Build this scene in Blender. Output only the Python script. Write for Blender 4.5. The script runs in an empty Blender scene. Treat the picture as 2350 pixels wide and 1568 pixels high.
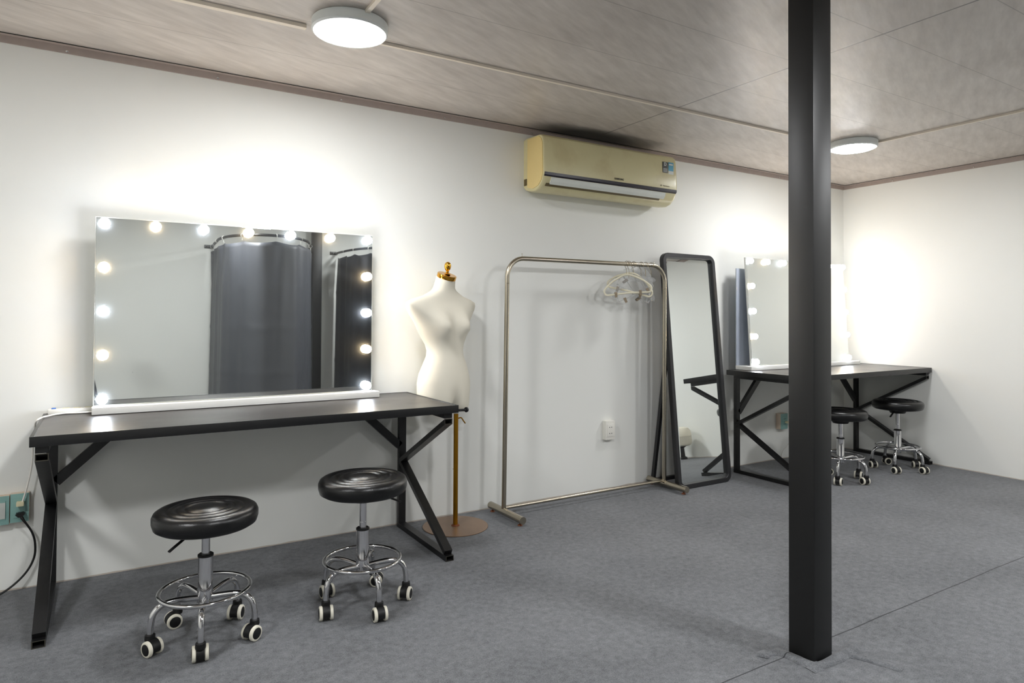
import bpy, bmesh, math, random
from mathutils import Vector, Matrix
random.seed(7)
PI = math.pi
C = bpy.context.scene.collection
R = math.radians

# ------------------------------------------------------------ room numbers (metres)
YA, XB, H = 3.432, 5.544, 2.303       # long wall, right wall, ceiling height
XL, YF = -1.9, -1.05                  # left wall, wall behind the camera

# ------------------------------------------------------------ materials
def new_mat(name):
    m = bpy.data.materials.new(name); m.use_nodes = True
    nt = m.node_tree; b = nt.nodes['Principled BSDF']
    return m, nt, b
def lin(c):
    return tuple(((x/255)/12.92 if x/255 <= .04045 else ((x/255+.055)/1.055)**2.4) for x in c)+(1,)
def simple(name, rgb, rough=.5, metal=0, spec=.5, coat=0, var=0.0, vscale=8, bump=0, bscale=60, stretch=(1,1,1)):
    m, nt, b = new_mat(name)
    col = lin(rgb)
    b.inputs['Base Color'].default_value = col
    b.inputs['Roughness'].default_value = rough
    b.inputs['Metallic'].default_value = metal
    b.inputs['Specular IOR Level'].default_value = spec
    b.inputs['Coat Weight'].default_value = coat
    N = nt.nodes
    tc = N.new('ShaderNodeTexCoord'); mp = N.new('ShaderNodeMapping'); mp.inputs['Scale'].default_value = stretch
    nt.links.new(tc.outputs['Object'], mp.inputs[0])
    nz = N.new('ShaderNodeTexNoise'); nz.inputs['Scale'].default_value = vscale; nz.inputs['Detail'].default_value = 5
    nt.links.new(mp.outputs[0], nz.inputs['Vector'])
    v = var if var else .03
    mx = N.new('ShaderNodeMix'); mx.data_type = 'RGBA'
    mx.inputs['A'].default_value = tuple(c*(1-v) for c in col[:3])+(1,)
    mx.inputs['B'].default_value = tuple(min(1, c*(1+v)) for c in col[:3])+(1,)
    nt.links.new(nz.outputs['Fac'], mx.inputs['Factor'])
    nt.links.new(mx.outputs['Result'], b.inputs['Base Color'])
    if bump:
        n2 = N.new('ShaderNodeTexNoise'); n2.inputs['Scale'].default_value = bscale; n2.inputs['Detail'].default_value = 4
        nt.links.new(mp.outputs[0], n2.inputs['Vector'])
        bp = N.new('ShaderNodeBump'); bp.inputs['Strength'].default_value = bump; bp.inputs['Distance'].default_value = .01
        nt.links.new(n2.outputs['Fac'], bp.inputs['Height']); nt.links.new(bp.outputs[0], b.inputs['Normal'])
    return m
def emit(name, rgb, strength, base=(255, 255, 255)):
    m, nt, b = new_mat(name)
    b.inputs['Base Color'].default_value = lin(base)
    b.inputs['Emission Color'].default_value = (rgb[0], rgb[1], rgb[2], 1)
    b.inputs['Emission Strength'].default_value = strength
    b.inputs['Roughness'].default_value = .4
    return m

M = {}
M['black_metal'] = simple('black_painted_steel', (18, 18, 19), .38, 0, .5, var=.25, vscale=14, bump=.05, bscale=90)
M['pillar'] = simple('black_pillar_paint', (15, 15, 15), .42, 0, .5, var=.1)
M['raw_edge'] = simple('cut_steel_edge', (66, 63, 54), .5, .3, var=.3, vscale=60)
M['hollow'] = simple('tube_hollow_dark', (8, 8, 8), .9)
M['chrome'] = simple('chrome', (214, 214, 216), .09, 1.0, var=.02)
M['steel'] = simple('satin_stainless_steel', (176, 168, 152), .24, 1.0, var=.12, vscale=30, stretch=(1, 1, .2))
M['wire'] = simple('hook_wire', (150, 138, 112), .35, 1.0)
M['leather'] = simple('black_vinyl', (13, 13, 14), .3, 0, .45, var=.08, bump=.08, bscale=260)
M['rubber_black'] = simple('black_nylon', (15, 15, 16), .5, 0, .4)
M['tread'] = simple('cream_tread', (222, 218, 202), .5)
M['white_plastic'] = simple('white_plastic', (228, 226, 218), .38)
M['lamp_body'] = simple('lamp_body_white', (222, 226, 224), .45)
M['white_board'] = simple('white_laminate', (238, 238, 234), .3)
M['mirror'] = simple('mirror_glass', (232, 236, 234), .012, 1.0, var=.005)
M['mirror_edge'] = simple('mirror_edge_white', (226, 228, 222), .35)
M['blue_grey'] = simple('glossy_blue_grey_sheet', (172, 180, 194), .25, 0, .6, var=.15, vscale=4)
M['black_wood'] = simple('black_painted_wood', (30, 30, 32), .42, 0, .5, var=.1)
M['brass'] = simple('brass_pole', (170, 122, 34), .28, 1.0, var=.15, vscale=25, stretch=(1, 1, .15))
M['gold'] = simple('polished_gold', (224, 164, 60), .1, 1.0)
M['base_plate'] = simple('brown_steel_plate', (136, 112, 92), .38, .35, var=.2, vscale=7)
M['linen'] = simple('ivory_cloth_cover', (220, 215, 200), .75, 0, .25, var=.05, vscale=5, bump=.04, bscale=500)
M['teal'] = simple('mint_green_socket_plastic', (136, 176, 170), .45, var=.08, vscale=30)
M['teal_side'] = simple('aged_cream_box_side', (214, 196, 176), .5, var=.1)
M['cream_plug'] = simple('cream_plug_plastic', (222, 214, 178), .45)
M['rust'] = simple('rusty_screw_foot', (128, 74, 46), .6, .3, var=.3, vscale=60)
M['cream_hanger'] = simple('cream_hanger_plastic', (236, 230, 206), .35)
M['clip'] = simple('dark_bronze_clip', (150, 136, 116), .35, .8)
M['blue'] = simple('blue_button', (60, 110, 190), .4)
M['cable_white'] = simple('white_cable', (224, 220, 212), .45)
M['cable_black'] = simple('black_cable', (12, 12, 13), .45)
M['duct'] = simple('cream_trunking', (226, 216, 200), .45)
M['trim'] = simple('brown_grey_angle_trim', (166, 153, 146), .5, 0, var=.1, vscale=30)
M['screw'] = simple('bright_screw', (220, 220, 220), .2, 1.0)
M['ac_side_lit'] = simple('yellowed_plastic_side_lit', (222, 200, 138), .4, var=.05)  # yellowed plastic; lamplight on the end panel is put into this brighter colour
M['ac_slot'] = simple('air_slot_dark', (88, 76, 44), .6)
M['ac_line'] = simple('dark_navy_strip', (34, 30, 42), .25)
M['ac_louver'] = simple('pale_louver', (214, 218, 212), .35, var=.06, vscale=30)
M['ink'] = simple('dark_print', (52, 48, 38), .5)
M['ink_grey'] = simple('grey_print', (120, 112, 80), .5)
M['sticker_black'] = simple('black_sticker', (48, 50, 46), .4)
M['sticker_blue'] = simple('blue_sticker', (56, 148, 178), .4)
M['sticker_white'] = simple('pale_sticker', (202, 206, 200), .4)
M['curtain'] = simple('grey_satin_curtain', (74, 76, 82), .48, 0, .5, var=.12, vscale=60, bump=.12, bscale=260, stretch=(1, 1, 3))
M['camera_black'] = simple('camera_black', (20, 20, 24), .45)

m, nt, b = new_mat('clear_plastic')
b.inputs['Base Color'].default_value = (.93, .94, .94, 1); b.inputs['Roughness'].default_value = .08
b.inputs['Transmission Weight'].default_value = .75; b.inputs['IOR'].default_value = 1.3
b.inputs['Alpha'].default_value = .75
M['clear'] = m

LAMP = 50.0; COOL = 56.0; WARM = 54.0
M['lamp_on'] = emit('lamp_diffuser_lit', (.975, .985, 1.0), LAMP)
M['lamp_on_fill'] = emit('lamp_diffuser_fill', (.975, .985, 1.0), LAMP*1.75)  # stronger glow for the unseen lamps that fill the room
M['bulb_cool'] = emit('cool_white_bulb_lit', (.80, .88, 1.0), COOL)
M['bulb_warm'] = emit('warm_white_bulb_lit', (1.0, .76, .46), WARM)

def nodes_wall():
    m, nt, b = new_mat('white_painted_plaster'); N = nt.nodes; L = nt.links
    tc = N.new('ShaderNodeTexCoord')
    n1 = N.new('ShaderNodeTexNoise'); n1.inputs['Scale'].default_value = 1.3; n1.inputs['Detail'].default_value = 4
    L.new(tc.outputs['Object'], n1.inputs['Vector'])
    mx = N.new('ShaderNodeMix'); mx.data_type = 'RGBA'
    mx.inputs['A'].default_value = lin((226, 227, 222)); mx.inputs['B'].default_value = lin((236, 236, 232))
    L.new(n1.outputs['Fac'], mx.inputs['Factor'])
    # small flecks and specks on the paint
    v = N.new('ShaderNodeTexVoronoi'); v.inputs['Scale'].default_value = 5.5; L.new(tc.outputs['Object'], v.inputs['Vector'])
    lt = N.new('ShaderNodeMath'); lt.operation = 'LESS_THAN'; lt.inputs[1].default_value = .022; L.new(v.outputs['Distance'], lt.inputs[0])
    n3 = N.new('ShaderNodeTexNoise'); n3.inputs['Scale'].default_value = 2.1; L.new(tc.outputs['Object'], n3.inputs['Vector'])
    gt = N.new('ShaderNodeMath'); gt.operation = 'GREATER_THAN'; gt.inputs[1].default_value = .55; L.new(n3.outputs['Fac'], gt.inputs[0])
    sep = N.new('ShaderNodeSeparateXYZ'); L.new(tc.outputs['Object'], sep.inputs[0])
    low = N.new('ShaderNodeMath'); low.operation = 'LESS_THAN'; low.inputs[1].default_value = .75; L.new(sep.outputs['Z'], low.inputs[0])
    a = N.new('ShaderNodeMath'); a.operation = 'MULTIPLY'; L.new(lt.outputs[0], a.inputs[0]); L.new(gt.outputs[0], a.inputs[1])
    a2 = N.new('ShaderNodeMath'); a2.operation = 'MULTIPLY'; L.new(a.outputs[0], a2.inputs[0]); L.new(low.outputs[0], a2.inputs[1])
    a3 = N.new('ShaderNodeMath'); a3.operation = 'MULTIPLY'; a3.inputs[1].default_value = .55; L.new(a2.outputs[0], a3.inputs[0])
    m2 = N.new('ShaderNodeMix'); m2.data_type = 'RGBA'; m2.inputs['B'].default_value = lin((110, 105, 95))
    L.new(a3.outputs[0], m2.inputs['Factor']); L.new(mx.outputs['Result'], m2.inputs['A'])
    # grubby line where the paint meets the carpet
    n4 = N.new('ShaderNodeTexNoise'); n4.inputs['Scale'].default_value = 7; L.new(tc.outputs['Object'], n4.inputs['Vector'])
    mm = N.new('ShaderNodeMath'); mm.operation = 'MULTIPLY'; mm.inputs[1].default_value = .012; L.new(n4.outputs['Fac'], mm.inputs[0])
    l2 = N.new('ShaderNodeMath'); l2.operation = 'LESS_THAN'; L.new(sep.outputs['Z'], l2.inputs[0]); L.new(mm.outputs[0], l2.inputs[1])
    m3 = N.new('ShaderNodeMix'); m3.data_type = 'RGBA'; m3.inputs['B'].default_value = lin((184, 170, 154))
    l3 = N.new('ShaderNodeMath'); l3.operation = 'MULTIPLY'; l3.inputs[1].default_value = .8; L.new(l2.outputs[0], l3.inputs[0])
    L.new(l3.outputs[0], m3.inputs['Factor']); L.new(m2.outputs['Result'], m3.inputs['A'])
    L.new(m3.outputs['Result'], b.inputs['Base Color'])
    b.inputs['Roughness'].default_value = .55; b.inputs['Specular IOR Level'].default_value = .3
    n2 = N.new('ShaderNodeTexNoise'); n2.inputs['Scale'].default_value = 9; n2.inputs['Detail'].default_value = 6; L.new(tc.outputs['Object'], n2.inputs['Vector'])
    bp = N.new('ShaderNodeBump'); bp.inputs['Strength'].default_value = .12; bp.inputs['Distance'].default_value = .01
    L.new(n2.outputs['Fac'], bp.inputs['Height']); L.new(bp.outputs[0], b.inputs['Normal'])
    return m
def math_(nt, op, a, b_=None, c=None):
    n = nt.nodes.new('ShaderNodeMath'); n.operation = op
    for i, v in enumerate((a, b_, c)):
        if v is None: continue
        if isinstance(v, (int, float)): n.inputs[i].default_value = v
        else: nt.links.new(v, n.inputs[i])
    return n.outputs[0]
def nodes_floor():
    m, nt, b = new_mat('grey_needle_felt_carpet'); N = nt.nodes; L = nt.links
    tc = N.new('ShaderNodeTexCoord'); sep = N.new('ShaderNodeSeparateXYZ'); L.new(tc.outputs['Object'], sep.inputs[0])
    nf = N.new('ShaderNodeTexNoise'); nf.inputs['Scale'].default_value = 260; nf.inputs['Detail'].default_value = 3; L.new(tc.outputs['Object'], nf.inputs['Vector'])
    nm = N.new('ShaderNodeTexNoise'); nm.inputs['Scale'].default_value = 36; nm.inputs['Detail'].default_value = 7; nm.inputs['Roughness'].default_value = .75; L.new(tc.outputs['Object'], nm.inputs['Vector'])
    nb = N.new('ShaderNodeTexNoise'); nb.inputs['Scale'].default_value = 2.2; nb.inputs['Detail'].default_value = 5; L.new(tc.outputs['Object'], nb.inputs['Vector'])
    s = math_(nt, 'ADD', math_(nt, 'MULTIPLY', nf.outputs['Fac'], .45), math_(nt, 'MULTIPLY', nm.outputs['Fac'], .55))
    s = math_(nt, 'ADD', s, math_(nt, 'MULTIPLY', math_(nt, 'SUBTRACT', nb.outputs['Fac'], .5), .22))
    cr = N.new('ShaderNodeValToRGB'); cr.color_ramp.elements[0].position = .3; cr.color_ramp.elements[1].position = .72
    cr.color_ramp.elements[0].color = lin((62, 64, 67)); cr.color_ramp.elements[1].color = lin((132, 134, 137))
    L.new(s, cr.inputs[0])
    # butt seam between two carpet widths
    wob = N.new('ShaderNodeTexNoise'); wob.inputs['Scale'].default_value = 3; L.new(tc.outputs['Object'], wob.inputs['Vector'])
    yy = math_(nt, 'ADD', sep.outputs['Y'], math_(nt, 'MULTIPLY', math_(nt, 'SUBTRACT', wob.outputs['Fac'], .5), .012))
    d = math_(nt, 'ABSOLUTE', math_(nt, 'SUBTRACT', yy, 1.434))
    w = math_(nt, 'LESS_THAN', d, .0022)
    mx = N.new('ShaderNodeMix'); mx.data_type = 'RGBA'; mx.inputs['B'].default_value = lin((34, 36, 38))
    L.new(math_(nt, 'MULTIPLY', w, .85), mx.inputs['Factor']); L.new(cr.outputs[0], mx.inputs['A'])
    # a few yellowish spots
    v = N.new('ShaderNodeTexVoronoi'); v.inputs['Scale'].default_value = 1.3; L.new(tc.outputs['Object'], v.inputs['Vector'])
    sp = math_(nt, 'MULTIPLY', math_(nt, 'LESS_THAN', v.outputs['Distance'], .035), .35)
    m2 = N.new('ShaderNodeMix'); m2.data_type = 'RGBA'; m2.inputs['B'].default_value = lin((150, 142, 100))
    L.new(sp, m2.inputs['Factor']); L.new(mx.outputs['Result'], m2.inputs['A']); L.new(m2.outputs['Result'], b.inputs['Base Color'])
    b.inputs['Roughness'].default_value = .95; b.inputs['Specular IOR Level'].default_value = .1
    b.inputs['Sheen Weight'].default_value = .15
    bp = N.new('ShaderNodeBump'); bp.inputs['Strength'].default_value = .5; bp.inputs['Distance'].default_value = .004
    L.new(s, bp.inputs['Height']); L.new(bp.outputs[0], b.inputs['Normal'])
    return m
def nodes_ceiling():
    m, nt, b = new_mat('stone_pattern_ceiling_panel'); N = nt.nodes; L = nt.links
    tc = N.new('ShaderNodeTexCoord'); sep = N.new('ShaderNodeSeparateXYZ'); L.new(tc.outputs['Object'], sep.inputs[0])
    r0 = N.new('ShaderNodeMapping'); r0.inputs['Rotation'].default_value = (0, 0, R(-24)); L.new(tc.outputs['Object'], r0.inputs[0])
    mp = N.new('ShaderNodeMapping'); mp.inputs['Scale'].default_value = (3.2, 17, 1); L.new(r0.outputs[0], mp.inputs[0])
    n1 = N.new('ShaderNodeTexNoise'); n1.inputs['Scale'].default_value = 1.6; n1.inputs['Detail'].default_value = 8; n1.inputs['Roughness'].default_value = .62; L.new(mp.outputs[0], n1.inputs['Vector'])
    n2 = N.new('ShaderNodeTexNoise'); n2.inputs['Scale'].default_value = 2.0; n2.inputs['Detail'].default_value = 6; L.new(tc.outputs['Object'], n2.inputs['Vector'])
    s = math_(nt, 'ADD', math_(nt, 'MULTIPLY', n1.outputs['Fac'], .6), math_(nt, 'MULTIPLY', n2.outputs['Fac'], .4))
    cr = N.new('ShaderNodeValToRGB'); e = cr.color_ramp.elements
    e[0].position = .3; e[1].position = .7; e[0].color = lin((164, 156, 149)); e[1].color = lin((206, 199, 192))
    L.new(s, cr.inputs[0])
    # long butt joints every 0.38 m and one cross joint
    u = math_(nt, 'DIVIDE', math_(nt, 'SUBTRACT', sep.outputs['Y'], 1.87), .38)
    f = math_(nt, 'ABSOLUTE', math_(nt, 'SUBTRACT', math_(nt, 'FRACT', math_(nt, 'ADD', u, .5)), .5))
    seam = math_(nt, 'MULTIPLY', math_(nt, 'LESS_THAN', f, .0055), .38)
    dx = math_(nt, 'ABSOLUTE', math_(nt, 'SUBTRACT', sep.outputs['X'], 2.688))
    seam2 = math_(nt, 'MULTIPLY', math_(nt, 'LESS_THAN', dx, .0045), .75)
    st = math_(nt, 'MAXIMUM', seam, seam2)
    # soft-edged dark patch above the air conditioner
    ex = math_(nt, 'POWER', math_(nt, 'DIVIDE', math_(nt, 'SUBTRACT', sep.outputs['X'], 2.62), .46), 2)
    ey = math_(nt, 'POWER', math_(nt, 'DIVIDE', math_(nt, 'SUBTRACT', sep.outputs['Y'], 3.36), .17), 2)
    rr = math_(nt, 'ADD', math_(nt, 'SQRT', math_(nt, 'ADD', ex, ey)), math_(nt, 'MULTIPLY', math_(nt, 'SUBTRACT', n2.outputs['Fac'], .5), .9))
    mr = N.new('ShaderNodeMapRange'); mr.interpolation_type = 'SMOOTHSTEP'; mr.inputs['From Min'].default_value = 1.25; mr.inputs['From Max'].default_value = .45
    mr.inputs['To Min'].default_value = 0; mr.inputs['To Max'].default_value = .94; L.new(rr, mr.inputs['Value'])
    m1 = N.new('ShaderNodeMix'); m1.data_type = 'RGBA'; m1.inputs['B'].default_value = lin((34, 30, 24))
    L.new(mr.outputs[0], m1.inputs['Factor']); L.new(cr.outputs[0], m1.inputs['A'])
    m2 = N.new('ShaderNodeMix'); m2.data_type = 'RGBA'; m2.inputs['B'].default_value = lin((58, 52, 48))
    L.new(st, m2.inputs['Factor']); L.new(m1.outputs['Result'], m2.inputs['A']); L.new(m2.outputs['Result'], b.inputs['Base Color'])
    b.inputs['Roughness'].default_value = .36; b.inputs['Specular IOR Level'].default_value = .5
    bp = N.new('ShaderNodeBump'); bp.inputs['Strength'].default_value = .08; bp.inputs['Distance'].default_value = .01
    L.new(n1.outputs['Fac'], bp.inputs['Height']); L.new(bp.outputs[0], b.inputs['Normal'])
    return m
def nodes_tabletop():
    m, nt, b = new_mat('dark_grained_board'); N = nt.nodes; L = nt.links
    tc = N.new('ShaderNodeTexCoord'); mp = N.new('ShaderNodeMapping'); mp.inputs['Scale'].default_value = (1.2, 38, 1); L.new(tc.outputs['Object'], mp.inputs[0])
    n1 = N.new('ShaderNodeTexNoise'); n1.inputs['Scale'].default_value = 2.4; n1.inputs['Detail'].default_value = 8; n1.inputs['Roughness'].default_value = .7; L.new(mp.outputs[0], n1.inputs['Vector'])
    cr = N.new('ShaderNodeValToRGB'); e = cr.color_ramp.elements; e[0].position = .3; e[1].position = .75
    e[0].color = lin((26, 24, 24)); e[1].color = lin((62, 57, 54)); L.new(n1.outputs['Fac'], cr.inputs[0])
    L.new(cr.outputs[0], b.inputs['Base Color'])
    n2 = N.new('ShaderNodeTexNoise'); n2.inputs['Scale'].default_value = 4; n2.inputs['Detail'].default_value = 5; L.new(tc.outputs['Object'], n2.inputs['Vector'])
    mr = N.new('ShaderNodeMapRange'); mr.inputs['To Min'].default_value = .24; mr.inputs['To Max'].default_value = .42; L.new(n2.outputs['Fac'], mr.inputs['Value']); L.new(mr.outputs[0], b.inputs['Roughness'])
    b.inputs['Specular IOR Level'].default_value = .6
    bp = N.new('ShaderNodeBump'); bp.inputs['Strength'].default_value = .12; bp.inputs['Distance'].default_value = .004
    L.new(n1.outputs['Fac'], bp.inputs['Height']); L.new(bp.outputs[0], b.inputs['Normal'])
    return m
def nodes_ac():
    m, nt, b = new_mat('yellowed_dusty_plastic'); N = nt.nodes; L = nt.links
    tc = N.new('ShaderNodeTexCoord')
    n1 = N.new('ShaderNodeTexNoise'); n1.inputs['Scale'].default_value = 5; n1.inputs['Detail'].default_value = 7; L.new(tc.outputs['Object'], n1.inputs['Vector'])
    cr = N.new('ShaderNodeValToRGB'); e = cr.color_ramp.elements; e[0].position = .35; e[1].position = .5
    e[0].color = lin((198, 187, 144)); e[1].color = lin((209, 201, 158)); L.new(n1.outputs['Fac'], cr.inputs[0])
    L.new(cr.outputs[0], b.inputs['Base Color']); b.inputs['Roughness'].default_value = .3
    return m
def nodes_mirror():
    m, nt, b = new_mat('slightly_dusty_mirror_glass')
    b.inputs['Base Color'].default_value = lin((232, 236, 234)); b.inputs['Metallic'].default_value = 1; b.inputs['Roughness'].default_value = .012
    g = nt.nodes.new('ShaderNodeBsdfGlossy'); g.inputs['Roughness'].default_value = .5; g.inputs['Color'].default_value = (.9, .92, .92, 1)
    mx = nt.nodes.new('ShaderNodeMixShader'); mx.inputs[0].default_value = .026
    nt.links.new(b.outputs[0], mx.inputs[1]); nt.links.new(g.outputs[0], mx.inputs[2]); nt.links.new(mx.outputs[0], nt.nodes['Material Output'].inputs[0])
    return m
M['mirror'] = nodes_mirror()
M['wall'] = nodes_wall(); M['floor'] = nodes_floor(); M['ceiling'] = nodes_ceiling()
M['tabletop'] = nodes_tabletop(); M['ac'] = nodes_ac()

# ------------------------------------------------------------ mesh helpers
def obj(name, bm, mat, parent=None, smooth=True, angle=35):
    me = bpy.data.meshes.new(name)
    bmesh.ops.recalc_face_normals(bm, faces=bm.faces)
    bm.to_mesh(me); bm.free()
    if smooth:
        for p in me.polygons: p.use_smooth = True
        me.set_sharp_from_angle(angle=R(angle))
    for mm in (mat if isinstance(mat, (list, tuple)) else [mat]): me.materials.append(mm)
    o = bpy.data.objects.new(name, me); C.objects.link(o)
    if parent: o.parent = parent
    return o
def tag(o, label, cat, group=None):
    o['label'] = label; o['category'] = cat
    if group: o['group'] = group
    return o
def thing(name, label, cat, loc=(0, 0, 0), rz=0, group=None):
    o = bpy.data.objects.new(name, None); C.objects.link(o); o.empty_display_size = .1
    o.location = loc; o.rotation_euler = (0, 0, rz)
    return tag(o, label, cat, group)
def struct(name, bm, mat, parent=None, **k):
    o = obj(name, bm, mat, parent, **k)
    if not parent: o['kind'] = 'structure'
    return o
def copy_tree(o, parent=None):
    c = o.copy(); C.objects.link(c); c.parent = parent
    for ch in [x for x in o.children]: copy_tree(ch, c)
    return c
def box(bm, x0, x1, y0, y1, z0, z1, bev=0, mi=0):
    b2 = bmesh.new()
    vs = [b2.verts.new((x, y, z)) for x in (x0, x1) for y in (y0, y1) for z in (z0, z1)]
    for f in ((0, 1, 3, 2), (4, 6, 7, 5), (0, 4, 5, 1), (2, 3, 7, 6), (0, 2, 6, 4), (1, 5, 7, 3)):
        b2.faces.new([vs[i] for i in f])
    if bev: bmesh.ops.bevel(b2, geom=b2.edges[:], offset=bev, segments=2, affect='EDGES', profile=.6)
    for f in b2.faces: f.material_index = mi
    merge(bm, b2)
def merge(bm, b2, mat4=None):
    if mat4: bmesh.ops.transform(b2, matrix=mat4, verts=b2.verts)
    mp = {v: bm.verts.new(v.co) for v in b2.verts}
    for f in b2.faces:
        try:
            g = bm.faces.new([mp[v] for v in f.verts]); g.material_index = f.material_index
        except ValueError: pass
    b2.free()
def B(): return bmesh.new()
def bar(bm, p0, p1, w, t, wdir=(1, 0, 0), ends=None):
    """rectangular tube from p0 to p1, width w along wdir, thickness t across"""
    p0 = Vector(p0); p1 = Vector(p1); d = (p1-p0).normalized(); a = Vector(wdir); a = (a-d*a.dot(d)).normalized(); c = d.cross(a)
    e0, e1 = ends or (0, 0)
    r = []
    for p in (p0, p1):
        r.append([bm.verts.new(p+a*sx*w/2+c*sy*t/2) for sx, sy in ((-1, -1), (1, -1), (1, 1), (-1, 1))])
    for i in range(4): bm.faces.new((r[0][i], r[0][(i+1) % 4], r[1][(i+1) % 4], r[1][i]))
    bm.faces.new(r[0][::-1]); bm.faces.new(r[1])
def open_tube(bm, p0, p1, w, t, wdir=(1, 0, 0), wall=.003, cut=None, mis=(0, 1, 2)):
    """hollow rectangular tube whose p1 end is open; cut = direction of the end plane normal"""
    p0 = Vector(p0); p1 = Vector(p1); d = (p1-p0).normalized(); a = Vector(wdir); a = (a-d*a.dot(d)).normalized(); c = d.cross(a)
    cut = Vector(cut) if cut else d
    def ring(p, hw, ht, plane=True):
        out = []
        for sx, sy in ((-1, -1), (1, -1), (1, 1), (-1, 1)):
            q = p+a*sx*hw+c*sy*ht
            if plane: q = q+d*((p-q).dot(cut)/d.dot(cut))
            out.append(bm.verts.new(q))
        return out
    o0 = ring(p0, w/2, t/2, False); o1 = ring(p1, w/2, t/2)
    i1 = ring(p1, w/2-wall, t/2-wall); i0 = ring(p1-d*.05, w/2-wall, t/2-wall, False)
    for k in range(4):
        j = (k+1) % 4
        bm.faces.new((o0[k], o0[j], o1[j], o1[k])).material_index = mis[0]
        bm.faces.new((o1[k], o1[j], i1[j], i1[k])).material_index = mis[1]
        bm.faces.new((i1[k], i1[j], i0[j], i0[k])).material_index = mis[2]
    bm.faces.new(o0).material_index = mis[0]; bm.faces.new(i0).material_index = mis[2]
def tube(bm, pts, r, n=12, closed=False, mi=0, caps=True, sx=1.0):
    pts = [Vector(p) for p in pts]; k = len(pts); rings = []
    up = None
    for i, p in enumerate(pts):
        if closed: d = (pts[(i+1) % k]-pts[i-1]).normalized()
        else: d = (pts[min(i+1, k-1)]-pts[max(i-1, 0)]).normalized()
        if up is None:
            up = Vector((0, 0, 1)) if abs(d.z) < .9 else Vector((1, 0, 0))
        up = (up-d*up.dot(d))
        up = up.normalized() if up.length > 1e-6 else d.orthogonal().normalized()
        s = d.cross(up)
        rr = r[i] if isinstance(r, (list, tuple)) else r
        rings.append([bm.verts.new(p+(up*math.cos(2*PI*j/n)*sx+s*math.sin(2*PI*j/n))*rr) for j in range(n)])
    for i in range(k if closed else k-1):
        A = rings[i]; Bq = rings[(i+1) % k]
        for j in range(n):
            f = bm.faces.new((A[j], A[(j+1) % n], Bq[(j+1) % n], Bq[j])); f.material_index = mi
    if not closed and caps:
        bm.faces.new(rings[0][::-1]).material_index = mi; bm.faces.new(rings[-1]).material_index = mi
def lathe(bm, prof, n=32, mat4=None, mi=0):
    b2 = bmesh.new(); rings = []
    for r, z in prof:
        if r < 1e-6: rings.append([b2.verts.new((0, 0, z))])
        else: rings.append([b2.verts.new((r*math.cos(2*PI*j/n), r*math.sin(2*PI*j/n), z)) for j in range(n)])
    for a, c in zip(rings[:-1], rings[1:]):
        if len(a) == 1 and len(c) == 1: continue
        for j in range(n):
            jj = (j+1) % n
            if len(a) == 1: f = b2.faces.new((a[0], c[jj], c[j]))
            elif len(c) == 1: f = b2.faces.new((a[j], a[jj], c[0]))
            else: f = b2.faces.new((a[j], a[jj], c[jj], c[j]))
            f.material_index = mi
    if len(rings[0]) > 1: b2.faces.new(rings[0][::-1]).material_index = mi
    if len(rings[-1]) > 1: b2.faces.new(rings[-1]).material_index = mi
    for f in b2.faces: f.material_index = mi
    merge(bm, b2, mat4)
def cyl(bm, p0, p1, r, n=24, mi=0): tube(bm, [p0, p1], r, n, mi=mi)
def T(x, y, z): return Matrix.Translation((x, y, z))
def smooth_path(pts, sub=6, closed=False):
    pts = [Vector(p) for p in pts]; out = []; n = len(pts)
    rng = range(n if closed else n-1)
    for i in rng:
        if closed: p0, p1, p2, p3 = pts[i-1], pts[i], pts[(i+1) % n], pts[(i+2) % n]
        else: p0, p1, p2, p3 = pts[max(i-1, 0)], pts[i], pts[i+1], pts[min(i+2, n-1)]
        for s in range(sub):
            t = s/sub
            out.append(.5*((2*p1)+(-p0+p2)*t+(2*p0-5*p1+4*p2-p3)*t*t+(-p0+3*p1-3*p2+p3)*t**3))
    if not closed: out.append(pts[-1])
    return out
def rrect(w, h, r, n=8):
    """rounded rectangle outline, centred"""
    out = []
    for cx, cy, a0 in ((w/2-r, h/2-r, 0), (-w/2+r, h/2-r, 90), (-w/2+r, -h/2+r, 180), (w/2-r, -h/2+r, 270)):
        for i in range(n+1):
            a = R(a0+90*i/n); out.append((cx+r*math.cos(a), cy+r*math.sin(a)))
    return out
def prism(bm, outline, d0, d1, axis='y', mi=0, bev=0):
    """extrude a 2D outline; axis y: outline is (x,z); axis x: outline is (y,z); axis z: (x,y)"""
    b2 = bmesh.new()
    def P(u, v, d): return {'y': (u, d, v), 'x': (d, u, v), 'z': (u, v, d)}[axis]
    a = [b2.verts.new(P(u, v, d0)) for u, v in outline]; c = [b2.verts.new(P(u, v, d1)) for u, v in outline]
    n = len(a)
    for i in range(n): b2.faces.new((a[i], a[(i+1) % n], c[(i+1) % n], c[i]))
    b2.faces.new(a[::-1]); b2.faces.new(c)
    if bev:
        es = [e for e in b2.edges if e.calc_face_angle(0) > .9]
        bmesh.ops.bevel(b2, geom=es, offset=bev, segments=2, affect='EDGES')
    for f in b2.faces: f.material_index = mi
    merge(bm, b2)
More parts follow.
